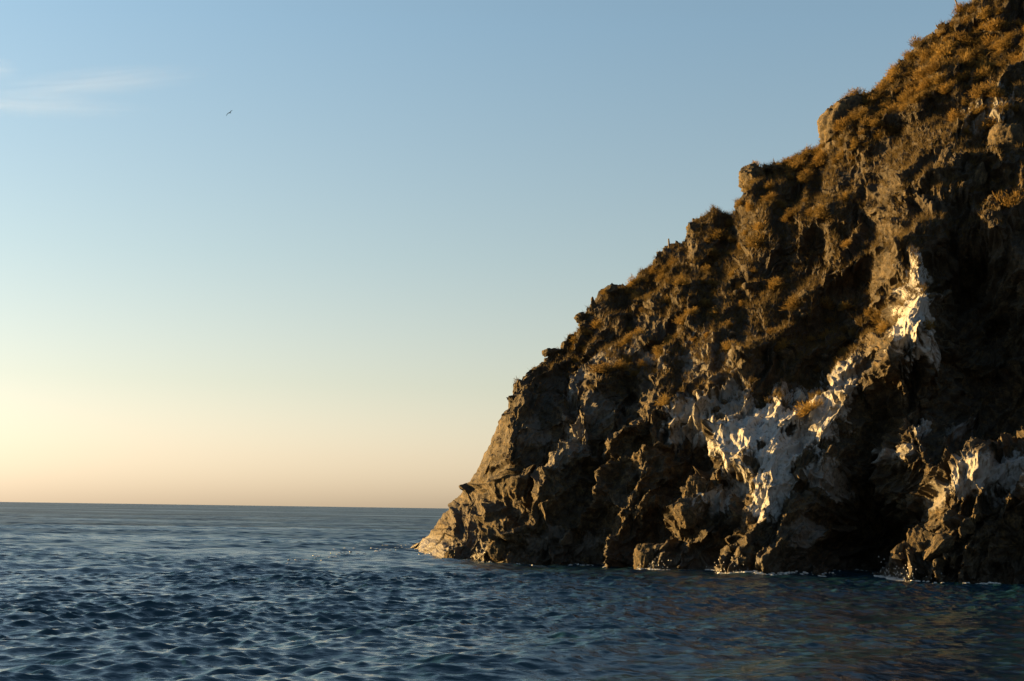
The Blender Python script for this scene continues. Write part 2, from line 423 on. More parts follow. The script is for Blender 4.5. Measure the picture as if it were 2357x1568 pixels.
NTOP = 60
def build_cliff():
    cols = np.concatenate([np.arange(945, 2380, 1.75), np.linspace(2384, 3300, 90)])
    nr = 800
    PXc = np.repeat(cols[None], nr, 0)
    t = np.linspace(0, 1, nr)[:, None]
    yb = np.interp(cols, SHORE[:, 0], SHORE[:, 1])[None]; ys = np.interp(cols, SIL[:, 0], SIL[:, 1])[None]
    ys = np.minimum(ys, yb - 2)
    PY = yb + (ys - yb) * t
    rb = rays(cols, yb[0]); Yb = -3.0 / rb[:, 2]
    Yt = np.maximum(np.interp(cols, TOPY[:, 0], TOPY[:, 1]), Yb)
    g = 0.55 * t ** 1.9 + 0.45 * t
    Y = Yb[None] + (Yt - Yb)[None] * g
    P = EYE + rays(PXc, PY) * Y[..., None]
    # foot under water
    nb = 26
    kb = np.linspace(1, 0, nb, endpoint=False)[:, None]
    foot = P[0][None] + np.stack([0 * kb * cols, -0.7 * kb + 0 * cols, -2.2 * kb + 0 * cols], -1)
    PYf = PY[0][None] + 60 * kb
    # far side beyond the crest
    kt = (np.linspace(0, 1, NTOP + 1)[1:, None]) ** 1.6
    back = P[-1][None] + np.stack([6 * kt + 0 * cols, 26 * kt + 0 * cols, 1.2 * kt - 16 * kt ** 2 + 0 * cols], -1)
    PYt = PY[-1][None] - 500 * kt
    P = np.concatenate([foot, P, back]); PY = np.concatenate([PYf, PY, PYt])
    PX = np.repeat(cols[None], len(PY), 0)
    U = PX * 0.0245; V = -PY * 0.0245                       # metres over the face
    up = ss(0.30, 0.62, (V - np.interp(cols, [945, 1400, 1900, 2400, 3300], [-29, -24, -22, -17, -10])[None]) / 12 + 0.25)   # 1 on the upper slope
    # relief of buttresses, ledges and hollows
    h = macro(PX, PY)
    gu = guano_mask(PX, PY)
    gu0 = gu
    calm = 1 - 0.6 * gu
    wx = 0.9 * fbm(U / 3.2, V / 3.2, 4, 11); wy = 0.9 * fbm(U / 3.2, V / 3.2, 4, 17)
    ca, sa = math.cos(R(52)), math.sin(R(52))
    A = (U + wx) * ca + (V + wy) * sa; B = -(U + wx) * sa + (V + wy) * ca      # A runs up the beds, B across
    h = 0.88 * h + 0.9 * (ridged(A / 9, B / 2.6, 4, 21, 0.5) - 0.9)
    h += 0.9 * fbm(U / 7, V / 7, 3, 31)
    def normals(P):
        gu = np.gradient(P, axis=1); gv = np.gradient(P, axis=0)
        n = np.cross(gu, gv); n /= np.linalg.norm(n, axis=-1, keepdims=True) + 1e-9
        return n
    def soft(N, k):
        for ax in (0, 1):
            c = np.cumsum(np.concatenate([np.repeat(N.take([0], ax), k + 1, ax), N, np.repeat(N.take([-1], ax), k, ax)], ax), axis=ax)
            m_ = N.shape[ax]
            N = (c.take(range(2 * k + 1, 2 * k + 1 + m_), ax) - c.take(range(0, m_), ax)) / (2 * k + 1)
        return N / (np.linalg.norm(N, axis=-1, keepdims=True) + 1e-9)
    edge = ss(950, 1170, PX) * 0.68 + 0.32
    D0 = np.array([-0.35, -0.90, 0.22]); D0 /= np.linalg.norm(D0)
    crest = np.concatenate([np.ones((nb + nr, 1)) * ss(0, 0.10, 1 - np.concatenate([np.zeros((nb, 1)), t])) , np.zeros((NTOP, 1))]) * 0.75 + 0.25
    P = P + D0 * (h * crest * np.minimum(1, edge ** 1.7 * ss(935, 1010, PX) + 0.08))[..., None]
    N = soft(normals(P), 14)
    # broken blocks at three sizes
    f1, e1 = facets(A / 3.0, B / 1.15, 51, 1.0)
    f2, e2 = facets(A / 1.25 + 7, B / 0.5 - 4, 52, 1.1)
    f3, e3 = facets(A / 0.48 + 3, B / 0.24 + 8, 53, 1.1)
    streak = ridged(A / 2.6, B / 0.75, 2, 27, 0.45) - 0.8
    rib = ridged(A / 6.5 + 3, B / 2.1, 2, 29, 0.35) ** 2 - 0.6
    slab, e0 = facets(A / 5.2 + 1, B / 2.2 + 2, 54, 0.9)
    k1 = np.clip(0.45 + 0.9 * fbm(U / 6, V / 6, 2, 71), 0.0, 1)
    k2 = np.clip(0.40 + 1.0 * fbm(U / 2.6, V / 2.6, 2, 72), 0.0, 1)
    flow = ridged((U * 0.5 + V * 0.87 + wx) / 3.4, (-U * 0.87 + V * 0.5 + wy) / 0.95, 4, 25, 0.5) - 0.9
    d = 0.75 * slab * ss(0, 0.22, e0) + 0.60 * rib * (1 - 0.4 * up) + 0.50 * f1 * ss(0, 0.12, e1) * k1 + 0.24 * f2 * (0.15 + k2) * (0.6 + 0.7 * up) + 0.14 * flow * (1 - 0.65 * up) + 0.30 * streak * (0.3 + k2) * (1 - 0.3 * up) + 0.12 * fbm(U / 1.6, V / 1.6, 3, 73)
    P = P + N * (d * edge ** 1.5 * (1 - (1 - crest) * (1 - ss(1100, 1250, PX))) * 0.88 * calm)[..., None]
    N = soft(normals(P), 4)
    fine = 0.15 * f3 * (0.15 + 0.9 * k2) * (0.6 + 0.6 * up) + 0.07 * fbm(U / 0.5, V / 0.5, 3, 81, 0.6) + 0.11 * (ridged((U * 0.4 + V * 0.9) / 1.1, (-U * 0.9 + V * 0.4) / 0.32, 3, 85) - 0.8)
    fine = fine + (0.30 * f2 + 0.34 * streak) * (1 - edge)
    P = P + N * (fine * np.minimum(1, edge + 0.4) * (1 - (1 - crest) * 0.6 * (1 - ss(1100, 1250, PX))) * (1 - 0.6 * gu0))[..., None]
    N = normals(P)
    P0 = P
    me = np_mesh('cliff', P.reshape(-1, 3), grid_quads(*PX.shape), False)
    gu = np.maximum(gu, 0.05 * ss(0.35, 0.7, fbm(U / 2.2, V / 1.2, 4, 95)) * (1 - up))
    attr(me, 'guano', gu)
    slope = ss(0.25, 0.6, N[..., 2])
    attr(me, 'soil', np.clip(up * 0.5 + slope * 0.6 + 0.3 * fbm(U / 1.5, V / 1.5, 3, 97), 0, 1) * (1 - 0.0 * gu))
    z = P[..., 2] + 0.35 * fbm(U / 1.3, V / 3, 3, 99)
    attr(me, 'wet', 1 - ss(0.35, 1.5, z))
    o = link('cliff', me, M_CLIFF)
    tag(o, 'steep rocky headland falling from the upper right into the sea', kind='structure')
    return PX, PY, P0, N, nb, nr
CPX, CPY, CP, CN, NB, NR = build_cliff()
COLS = CPX[0]

def on_cliff(px, py):
    """surface point and normal at a place on the face"""
    j = int(np.clip(np.searchsorted(COLS, px), 1, len(COLS) - 2))
    rows = CPY[:, j]
    i = int(np.clip(np.argmin(np.abs(rows - py)), 1, len(rows) - 2))
    return CP[i, j], CN[i, j]
def crest(px):
    j = int(np.clip(np.searchsorted(COLS, px), 1, len(COLS) - 2))
    i = NB + NR - 1
    return CP[i, j], CN[i, j]

# ------------------------------------------------------------------ clouds
def build_clouds():
    m = bpy.data.materials.new('thin_cloud'); m.use_nodes = True
    n, l = m.node_tree.nodes, m.node_tree.links
    n.remove(n['Principled BSDF'])
    v = n.new('ShaderNodeVolumePrincipled'); v.inputs['Color'].default_value = (1, 1, 1, 1)
    v.inputs['Anisotropy'].default_value = 0.3
    tc = n.new('ShaderNodeTexCoord')
    mp = n.new('ShaderNodeMapping'); l.new(tc.outputs['Object'], mp.inputs[0]); mp.inputs['Scale'].default_value = (1.3, 3.0, 3.0)
    nz = noise(n, l, mp.outputs[0], 1.2, 4, 0.55)
    ln = n.new('ShaderNodeVectorMath'); ln.operation = 'LENGTH'; l.new(tc.outputs['Object'], ln.inputs[0])
    fall = n.new('ShaderNodeMapRange'); l.new(ln.outputs['Value'], fall.inputs[0]); fall.inputs[1].default_value = 0.0; fall.inputs[2].default_value = 1.0
    fall.inputs[3].default_value = 1.0; fall.inputs[4].default_value = 0.0; fall.interpolation_type = 'SMOOTHSTEP'
    nn = n.new('ShaderNodeMapRange'); l.new(nz.outputs[0], nn.inputs[0]); nn.inputs[1].default_value = 0.35; nn.inputs[2].default_value = 0.75
    l.new(math_n(n, l, 'MULTIPLY', math_n(n, l, 'MULTIPLY', fall.outputs[0], nn.outputs[0]), 0.00042), v.inputs['Density'])
    l.new(v.outputs[0], n['Material Output'].inputs['Volume'])
    import bmesh
    bm = bmesh.new(); bmesh.ops.create_icosphere(bm, subdivisions=3, radius=1.0)
    me = bpy.data.meshes.new('cloud_wisp'); bm.to_mesh(me); bm.free()
    D = 9000.0
    for px, py, wx_, wz, tilt, lab in ((60, 240, 260, 22, 1.5, 'thin pale cloud streak low in the sky, brightest at the left edge'),
                                 (220, 190, 240, 26, -6, 'faint wispy cloud streak above the lower streak, fading towards the gull'),
                                 (-30, 155, 70, 24, 0, 'small soft cloud puff cut by the left edge of the picture')):
        q = EYE + rays(np.array([float(px)]), np.array([float(py)]))[0] * D
        o = link('cloud_wisp', me, m)
        o.location = q.tolist(); o.scale = (1.3 * wx_ / FX * D, 300, 1.25 * wz / FX * D)
        o.rotation_euler = (0, R(tilt), 0)
        tag(o, lab, 'cloud', 'thin clouds in the upper left sky')
build_clouds()

MARKS = [(1935,285,'round rock dome'),(1735,400,'square skyline block'),(1364,690,'narrow rock pinnacle'),(1538,560,'skyline stump'),(2206,36,'tall dead stalk'),
    (2325,320,'massive right edge block'),(2240,430,'upright hooked rock'),(2165,395,'tall sunlit rock fin'),(2118,650,'top of the white spire'),(1810,800,'crumpled golden rock'),
    (1858,680,'rounded bright topped rock'),(1392,862,'lone rust coloured shrub'),(1655,542,'large pale gold shrub'),(2325,495,'spiky shrub at the right edge'),(1715,835,'arched pair of rocks'),
    (1598,530,'notched skyline rock'),(2158,66,'hooked skyline stub'),(1640,830,'grey scree patch'),(1905,880,'dark shrub above the guano'),(2030,560,'golden rock wall')]
def where_is(px, py):
    mx, my, what = min(MARKS, key=lambda q: (q[0] - px) ** 2 + (q[1] - py) ** 2)
    dx, dy = px - mx, py - my; r_ = math.hypot(dx, dy)
    a_ = (math.degrees(math.atan2(-dy, dx)) + 360 + 22.5) % 360
    way = ['right of', 'up and right of', 'above', 'up and left of', 'left of', 'down and left of', 'below', 'down and right of'][int(a_ // 45)]
    return ('close ' if r_ < 55 else 'well ' if r_ > 115 else '') + way + ' the ' + what

# ------------------------------------------------------------------ boulders and loose rocks
import bmesh
def boulder_mesh(seed, tall=1.0, cuts=9, sub=5):
    g = np.random.default_rng(seed)
    bm = bmesh.new(); bmesh.ops.create_icosphere(bm, subdivisions=sub, radius=1.0)
    me = bpy.data.meshes.new('boulder'); bm.to_mesh(me); bm.free()
    v = np.zeros(len(me.vertices) * 3, np.float32); me.vertices.foreach_get('co', v); v = v.reshape(-1, 3).astype(float)
    for _ in range(cuts):
        nrm = g.normal(size=3); nrm /= np.linalg.norm(nrm); dd = g.uniform(0.55, 0.85)
        over = np.maximum(v @ nrm - dd, 0)
        v -= over[:, None] * nrm * 0.93
    v *= 1 + 0.10 * fbm(v[:, :1] * 2 + v[:, 2:] + seed, v[:, 1:2] * 2 + 0.7 * v[:, 2:], 3, seed % 40) \
        + 0.045 * (ridged(v[:, :1] * 5 + v[:, 2:] * 3 + seed, v[:, 1:2] * 5 - v[:, 2:], 2, 7) - 0.8)
    if sub > 3:
        q3 = v[:, :1] * 1.3 + v[:, 1:2] * 0.6; q4 = v[:, 2:] * 1.2 + v[:, 1:2] * 0.7
        fh, fe = facets(q3 * 1.7 + seed, q4 * 2.4, seed % 30, 1.0)
        v *= 1 + 0.09 * fh + 0.05 * (ridged(q3 * 4, q4 * 7 + seed, 3, 9) - 0.8)
    v[:, 2] *= tall
    me.vertices.foreach_set('co', v.astype(np.float32).ravel())
    me.polygons.foreach_set('use_smooth', np.ones(len(me.polygons), bool)); me.update()
    me.materials.append(M_ROCK)
    return me
BOULDERS = [boulder_mesh(200 + k, 1.0) for k in range(7)]
PINNACLE = [boulder_mesh(300 + k, 2.3, 12) for k in range(3)]
SMALL = [boulder_mesh(400 + k, 0.8, 8, 2) for k in range(6)]
def put_rock(name, me, px, py, size, label, group=None, out=0.2, squash=(1, 1, 1), tilt=None, cat='rock'):
    p, nn = on_cliff(px, py)
    if label.startswith('white'):
        me = me.copy(); me.materials.clear(); me.materials.append(M_WHITE)
    o = link(name, me)
    o.location = (p + nn * out * size).tolist()
    o.scale = [size * q for q in squash]
    o.rotation_euler = tilt if tilt else (random.uniform(-.5, .5), random.uniform(-.5, .5), random.uniform(0, 6.28))
    tag(o, label, cat, group)
    return o
WB = 'rocks along the waterline'
put_rock('boulder', BOULDERS[0], 1500, 1282, 0.85, 'big tan boulder standing in the water below the middle of the cliff', WB, squash=(.8, .8, 1.3), tilt=(0, .25, .4))
put_rock('boulder', BOULDERS[1], 1335, 1284, 0.42, 'small pointed golden rock at the waterline left of the big tan boulder', WB, squash=(.8, .8, 1.2), tilt=(0, 0, 1))
put_rock('boulder', BOULDERS[2], 1150, 1262, 0.62, 'rounded wet golden boulder near the tip of the headland', WB, squash=(.8, 1, 1.2), tilt=(.1, .2, 2))
put_rock('boulder', BOULDERS[3], 1215, 1272, 0.45, 'wet glinting rock slab beside the rounded boulder near the headland tip', WB, squash=(.7, .8, 1.4), tilt=(.1, .7, .2))
put_rock('boulder', BOULDERS[4], 1032, 1276, 0.48, 'bright wet rock at the foot of the headland tip', WB, tilt=(.2, .4, 1))
put_rock('boulder', BOULDERS[5], 2060, 1275, 0.85, 'jagged sunlit rock at the left foot of the lower right outcrop', WB, squash=(.8, .8, 1.2), tilt=(.1, .3, 1))
put_rock('boulder', BOULDERS[6], 2115, 1235, 0.75, 'smooth folded tan rock above the splash at lower right', WB, squash=(.7, .9, 1.4), tilt=(.1, .4, 2))
put_rock('boulder', BOULDERS[0], 2175, 1262, 0.85, 'large leaning egg shaped rock on the lower right outcrop', WB, squash=(.65, .8, 1.4), tilt=(.1, .8, 0.2))
put_rock('boulder', BOULDERS[2], 2165, 1218, 0.45, 'small pale rounded boulder resting on top of the lower right outcrop', WB)
put_rock('boulder', BOULDERS[3], 2340, 1210, 0.5, 'small sunlit rock near the right edge of the lower right outcrop', WB)
put_rock('boulder', BOULDERS[4], 1605, 1205, 0.7, 'dark round boulder with a golden top above the big tan boulder', WB)
put_rock('boulder', BOULDERS[1], 1720, 1305, 0.4, 'low wet rock at the foot of the white rib', WB)
FB = 'rocks standing out of the cliff face'
put_rock('boulder', BOULDERS[5], 2128, 906, 0.28, 'small pale knob of rock catching the sun in the dark bay', FB, out=0.6)
put_rock('boulder', BOULDERS[6], 1838, 905, 0.55, 'white stained pointed rock above the middle of the guano patch', FB, squash=(.7, .7, 1.2))
put_rock('boulder', BOULDERS[0], 1610, 1120, 0.85, 'blocky golden rock at the left end of the white ledge', FB, squash=(.9, .8, 1.1), tilt=(.1, .4, 1.2))
put_rock('boulder', BOULDERS[1], 2325, 320, 1.25, 'massive overhanging rock block near the upper right edge', FB, squash=(.9, .9, 1.3), tilt=(.1, .3, .4))
put_rock('boulder', BOULDERS[2], 2240, 430, 0.8, 'upright hooked rock on the slope left of the massive block', FB, squash=(.6, .6, 1.4), tilt=(0, .3, 0))
put_rock('boulder', BOULDERS[3], 2165, 395, 0.85, 'tall narrow sunlit rock fin on the upper right slope', FB, squash=(.45, .6, 1.6), tilt=(0, .35, .3))
put_rock('boulder', BOULDERS[4], 2290, 500, 0.7, 'knobbly rock beside the spiky shrub at the right edge', FB, squash=(.6, .7, 1.3), tilt=(0, .1, 1))
put_rock('boulder', BOULDERS[5], 1858, 680, 0.45, 'rounded rock with a bright top in the shaded middle slope', FB)
put_rock('boulder', BOULDERS[6], 1810, 800, 0.75, 'crumpled golden rock lit from the left below the middle shrubs', FB, squash=(1, .6, .8), tilt=(0, .7, 0))
put_rock('boulder', BOULDERS[0], 1715, 835, 0.5, 'small arched pair of sunlit rocks above the grey scree edge', FB, squash=(.7, .5, 1.1), tilt=(0, .4, 1))
SK = 'rocks along the skyline'
put_rock('rock_dome', BOULDERS[2], 1935, 285, 1.55, 'smooth round golden rock dome on the skyline', SK, out=-0.1, squash=(1.1, 1, 1.3), tilt=(.2, .5, 0), cat='rock')
put_rock('boulder', BOULDERS[1], 1782, 398, 0.75, 'low dark rock forming the flat right end of the skyline step', SK, out=-0.1, squash=(1.2, 1, .7), tilt=(0, 0, .5))
put_rock('boulder', BOULDERS[3], 1728, 415, 1.05, 'dark square rock block forming a step on the skyline', SK, out=-0.1, squash=(.9, 1, 1.1), tilt=(0, 0, .5))
put_rock('rock_pinnacle', PINNACLE[0], 1364, 702, 0.26, 'tall narrow rock pinnacle standing on the skyline', SK, out=0.3, squash=(.8, .8, 1.1), tilt=(0, -.08, 0))
put_rock('boulder', BOULDERS[4], 1280, 774, 0.4, 'dark knob on the skyline just below the narrow pinnacle', SK)
put_rock('boulder', BOULDERS[5], 1254, 802, 0.36, 'lowest dark knob on the skyline above the steep edge', SK)
put_rock('boulder', BOULDERS[6], 1335, 728, 0.45, 'dark hump on the skyline right beside the narrow pinnacle', SK)
put_rock('boulder', BOULDERS[1], 1598, 530, 0.55, 'notched brown rock on the skyline below the square block', SK)
put_rock('boulder', BOULDERS[0], 1405, 665, 0.5, 'flat topped brown rock on the skyline above the narrow pinnacle', SK)
for k in range(150):
    px = random.uniform(1300, 2340); sl = np.interp(px, SIL[:, 0], SIL[:, 1])
    py = sl + (random.random() ** 1.2) * 560 + 8
    if py > 1000: continue
    sz = random.uniform(0.10, 0.30)
    o = put_rock('loose_rock', SMALL[k % 6], px, py, sz, '%s loose rock %s' % ('small' if sz < 0.17 else 'middling' if sz < 0.23 else 'large', where_is(px, py)), 'small loose rocks scattered on the slope', out=0.25)

# ------------------------------------------------------------------ dry shrubs and grass
def shrub_mesh(seed, blades=300, spread=0.75, flop=0.3):
    g = np.random.default_rng(seed)
    V = []; F = []
    nst = 11
    stems = g.normal(size=(nst, 3)); stems[:, 2] = np.abs(stems[:, 2]) + 0.35
    stems /= np.linalg.norm(stems, axis=1, keepdims=True)
    for k in range(blades):
        s0 = stems[g.integers(nst)]
        base = s0 * g.uniform(0.05, 0.62) + g.normal(size=3) * 0.13; base[2] = abs(base[2])
        d = base / (np.linalg.norm(base) + 0.2) + g.normal(size=3) * spread; d[2] = abs(d[2]) * 0.8 + 0.2; d /= np.linalg.norm(d)
        L = g.uniform(0.12, 0.30); w = g.uniform(0.007, 0.014)
        side = np.cross(d, g.normal(size=3)); side /= np.linalg.norm(side)
        mid = base + d * L * 0.55; tip = base + d * L + np.array([0, 0, -flop * L * L * 0.6])
        i = len(V)
        V += [base - side * w, base + side * w, mid + side * w * 1.3, mid - side * w * 1.3, tip]
        F += [(i, i + 1, i + 2), (i, i + 2, i + 3), (i + 3, i + 2, i + 4)]
    me = np_mesh('dry_shrub', np.array(V), np.array(F), False)
    me.materials.append(M_BUSH)
    return me
SHRUBS = [shrub_mesh(500 + k, 900, 0.35 + 0.06 * k) for k in range(6)]
placed = []
def put_shrub(px, py, size, label, group, k=None, name='dry_shrub'):
    p, nn = on_cliff(px, py)
    o = link(name, SHRUBS[random.randrange(6) if k is None else k])
    up = Vector((nn * 0.5 + np.array([-0.15, -0.1, 0.9])).tolist()).normalized()
    q = up.to_track_quat('Z', 'Y')
    o.rotation_mode = 'QUATERNION'; o.rotation_quaternion = q @ Euler((0, 0, random.uniform(0, 6.28))).to_quaternion()
    o.location = (p + nn * 0.02).tolist()
    o.scale = (size, size, size * random.uniform(0.8, 1.15))
    tag(o, label, 'shrub', group)
    placed.append((px, py))
    return o
NS = 'shrubs that stand apart on the headland'
for px, py, s_, lab in [
    (1860, 352, 1.0, 'spiky golden shrub on the skyline just below the round rock dome'),
    (1742, 386, 0.75, 'spiky shrub on top of the dark square block on the skyline'),
    (1388, 672, 0.5, 'small shrub on the skyline beside the narrow rock pinnacle'),
    (1392, 862, 1.15, 'rounded rust coloured shrub alone above the dark lower cliff'),
    (1876, 968, 1.05, 'bright orange shrub growing in the middle of the white guano'),
    (1542, 945, 0.8, 'orange shrub on the ledge left of the white guano patch'),
    (1655, 542, 1.2, 'large pale gold shrub just under the skyline below the notched rock'),
    (1742, 560, 1.35, 'tall golden shrub on the slope right of the large pale gold one'),
    (1898, 515, 0.95, 'rust coloured shrub alone in the shade above the golden rock wall'),
    (1940, 690, 0.75, 'narrow glowing orange shrub in the shaded middle slope'),
    (1888, 692, 0.85, 'orange shrub beside the rounded rock in the shaded middle slope'),
    (1830, 705, 1.0, 'wide brown orange shrub left of the rounded rock in the shade'),
    (1448, 800, 0.95, 'rust shrub above the pale scree patch on the left slope'),
    (2325, 495, 1.4, 'large spiky golden shrub on the ledge at the right edge'),
    (2035, 725, 1.0, 'dim orange shrub in the shaded hollow left of the white spire'),
    (1955, 580, 0.6, 'small orange shrub at the left foot of the golden rock wall'),
    (1905, 880, 0.9, 'dark brown shrub above the white guano near the main rib'),
    (2155, 785, 0.7, 'small shrub at the right foot of the white spire'),
    (2120, 62, 1.0, 'golden shrub on the skyline below the dead stalk')]:
    put_shrub(px, py, s_, lab, NS)
ZONES = [(2150,170,230,60,-25,60,'upper'),(2030,250,150,45,-25,34,'upper'),(1960,330,110,40,-20,18,'upper'),(2300,90,80,70,0,22,'upper'),(2260,260,90,50,-20,10,'upper'),
    (1830,380,60,40,-30,12,'upper'),(1790,440,90,50,-30,14,'middle'),(1700,520,110,40,-25,16,'middle'),(1860,470,100,50,-10,12,'middle'),(1600,620,110,50,-30,16,'middle'),
    (1550,720,120,50,-30,16,'middle'),(1700,650,130,70,-20,14,'middle'),(1830,780,160,60,-10,18,'middle'),(1960,760,140,70,0,16,'middle'),(1470,820,60,40,-30,8,'left'),(1330,780,90,30,-40,8,'left'),
    (1620,760,90,40,-20,8,'middle'),(1500,640,70,30,-30,8,'left'),(2200,60,60,50,0,10,'upper')]
PLACE = ['in the dense scrub right of the round rock dome', 'in the scrub band below and right of the round rock dome', 'in the hollow right under the round rock dome',
    'in the top right corner of the slope', 'above the massive block near the right edge', 'right of the square skyline block', 'below the square skyline block', 'around the large pale gold shrub',
    'on the slope left of the golden rock wall', 'under the skyline stump', 'on the dark slope below the skyline stump', 'in the shade between the skyline and the rounded rock', 'around the crumpled golden rock',
    'in the shaded hollow left of the white spire', 'around the pale scree patch', 'on the steep edge below the narrow pinnacle', 'above the grey scree', 'on the skyline slope right of the narrow pinnacle', 'at the top of the slope beside the dead stalk']
for (zx, zy, rx, ry, an, cnt, kind), where in zip(ZONES, PLACE):
    got = []
    if kind == 'middle': cnt = int(cnt * 0.6)
    for _ in range(cnt * 6):
        if len(got) >= cnt: break
        a_ = random.uniform(0, 6.283); rr = math.sqrt(random.random())
        u, v = rr * math.cos(a_) * rx, rr * math.sin(a_) * ry
        c, s_ = math.cos(R(an)), math.sin(R(an))
        px, py = zx + u * c - v * s_, zy + u * s_ + v * c
        if px > 2420 or py < np.interp(px, SIL[:, 0], SIL[:, 1]) + 4: continue
        if any((px - x) ** 2 + (py - y) ** 2 < 17 ** 2 for x, y in placed): continue
        if len(placed) >= 298: break
        sz = random.uniform(0.4, 1.05) * (1 if kind == 'upper' else 0.8)
        o = put_shrub(px, py, sz, 'dry shrub', 'shrubs ' + where)
        got.append((px, py, sz, o))
    for px, py, sz, o in got:
        o['label'] = '%s dry shrub %s' % ('small' if sz < 0.68 else 'middling' if sz < 0.92 else 'large', where_is(px, py))

def dedupe(prefix):
    sets = {}
    for o in scene.objects:
        if o.name.startswith(prefix) and o.get('label'): sets.setdefault(o['label'], []).append(o)
    words = {2: ['higher', 'lower'], 3: ['highest', 'middle', 'lowest'], 4: ['highest', 'second highest', 'second lowest', 'lowest'], 5: ['highest', 'second highest', 'middle', 'second lowest', 'lowest']}
    for lab, os_ in sets.items():
        if len(os_) in words:
            for w_, o in zip(words[len(os_)], sorted(os_, key=lambda q: -q.location.z)):
                o['label'] = w_ + ' ' + lab
dedupe('dry_shrub'); dedupe('loose_rock')

def build_grass():
    g = np.random.default_rng(31)
    V = []; F = []
    nn_ = 34000
    px = g.uniform(1180, 2420, nn_ * 2)
    sl = np.interp(px, SIL[:, 0], SIL[:, 1])
    py = sl + g.uniform(0, 1, nn_ * 2) ** 1.35 * 620
    dens = 0.25 + 1.4 * fbm(px / 90, py / 60, 3, 111) + np.clip((px - 1500) / 900, 0, 0.6)
    for zx, zy, rx, ry, an, cnt, kind in ZONES:
        dens += 0.8 * np.exp(-((px - zx) / rx) ** 2 - ((py - zy) / ry) ** 2)
    keep = (g.uniform(0, 1, nn_ * 2) < dens) & (py < 960 - 0.25 * (2400 - px) * 0.2)
    idx = np.nonzero(keep)[0][:nn_]
    jj = np.clip(np.searchsorted(COLS, px[idx]), 1, len(COLS) - 2)
    P = []; Nn = []
    for q, j in zip(idx, jj):
        rows = CPY[:, j]
        i = len(rows) - int(np.searchsorted(rows[::-1], py[q])) - 1
        i = min(max(i, 1), len(rows) - 2)
        P.append(CP[i, j]); Nn.append(CN[i, j])
    P = np.array(P); Nn = np.array(Nn)
    ok = Nn[:, 2] > 0.12
    P = P[ok]; Nn = Nn[ok]; n = len(P)
    B = 5
    P = np.repeat(P, B, 0) + g.normal(0, 0.05, (n * B, 3)); Nn = np.repeat(Nn, B, 0)
    d = Nn * 0.5 + np.array([-0.1, -0.1, 0.7]) + g.normal(0, 0.45, P.shape); d[:, 2] = np.abs(d[:, 2])
    d /= np.linalg.norm(d, axis=1, keepdims=True)
    L = g.uniform(0.14, 0.40, (n * B, 1)); side = np.cross(d, g.normal(size=d.shape)); side /= np.linalg.norm(side, axis=1, keepdims=True)
    w = 0.016
    V = np.stack([P - side * w - Nn * 0.05, P + side * w - Nn * 0.05, P + d * L], 1).reshape(-1, 3)
    me = np_mesh('dry_grass', V, np.arange(len(V)).reshape(-1, 3), False)
    o = link('dry_grass', me, M_GRASS)
    tag(o, 'short dry grass covering the slope between the rocks', kind='stuff')
build_grass()

# ------------------------------------------------------------------ dead stalks on the skyline
def tube(pts, radii, seg=7):
    V = []; F = []
    pts = [Vector(p) for p in pts]
    for i, p in enumerate(pts):
        d = (pts[min(i + 1, len(pts) - 1)] - pts[max(i - 1, 0)]).normalized()
        a = d.cross(Vector((0, 1, 0.1))).normalized(); b = d.cross(a)
        for k in range(seg):
            t = 2 * math.pi * k / seg
            V.append(p + (a * math.cos(t) + b * math.sin(t)) * radii[i])
    for i in range(len(pts) - 1):
        for k in range(seg):
            F.append((i * seg + k, i * seg + (k + 1) % seg, (i + 1) * seg + (k + 1) % seg, (i + 1) * seg + k))
    F.append(tuple(range(seg))[::-1]); F.append(tuple((len(pts) - 1) * seg + k for k in range(seg)))
    me = bpy.data.meshes.new('stalk'); me.from_pydata(V, [], F)
    for q in me.polygons: q.use_smooth = True
    return me
mw, n_, l_, p_ = new_mat('dead_wood')
nzw = noise(n_, l_, n_.new('ShaderNodeTexCoord').outputs['Object'], 6, 4)
l_.new(mixc(n_, l_, nzw.outputs[0], (0.045, 0.035, 0.028), (0.10, 0.08, 0.06)), p_.inputs['Base Color']); p_.inputs['Roughness'].default_value = 0.85
def skyline_stalk(px, py, pts, radii, name, label, cat):
    p, nn = on_cliff(px, py)
    me = tube(pts, radii)
    o = link(name, me, mw); o.location = p.tolist()
    tag(o, label, cat, 'dead stalks on the skyline')
    return o
o = skyline_stalk(2206, 36, [(0.1, 0, -.5), (0.02, 0, .3), (-.12, 0, .9), (-.33, 0, 1.5), (-.55, 0, 2.0), (-.6, 0, 2.7)], [.07, .06, .055, .05, .04, .03], 'dead_stalk', 'tall curved dead plant stalk rising out of the top of the picture from the skyline', 'dead stalk')
tw = link('twig', tube([(-.05, 0, .25), (-.2, 0, .45), (-.35, 0, .3), (-.5, 0, .05)], [.03, .03, .025, .015]), mw, o)
skyline_stalk(1538, 566, [(0.03, 0, -.4), (0, 0, .1), (-.03, 0, .42), (-.05, 0, .66)], [.09, .075, .065, .05], 'dead_stump', 'short upright dead stump on the skyline of the left slope', 'stump')
skyline_stalk(2158, 66, [(0.15, 0, -.3), (0, 0, .05), (-.12, 0, .22), (-.2, 0, .34)], [.06, .055, .045, .03], 'dead_stub', 'tiny hooked dead stub on the skyline below the tall dead stalk', 'stump')

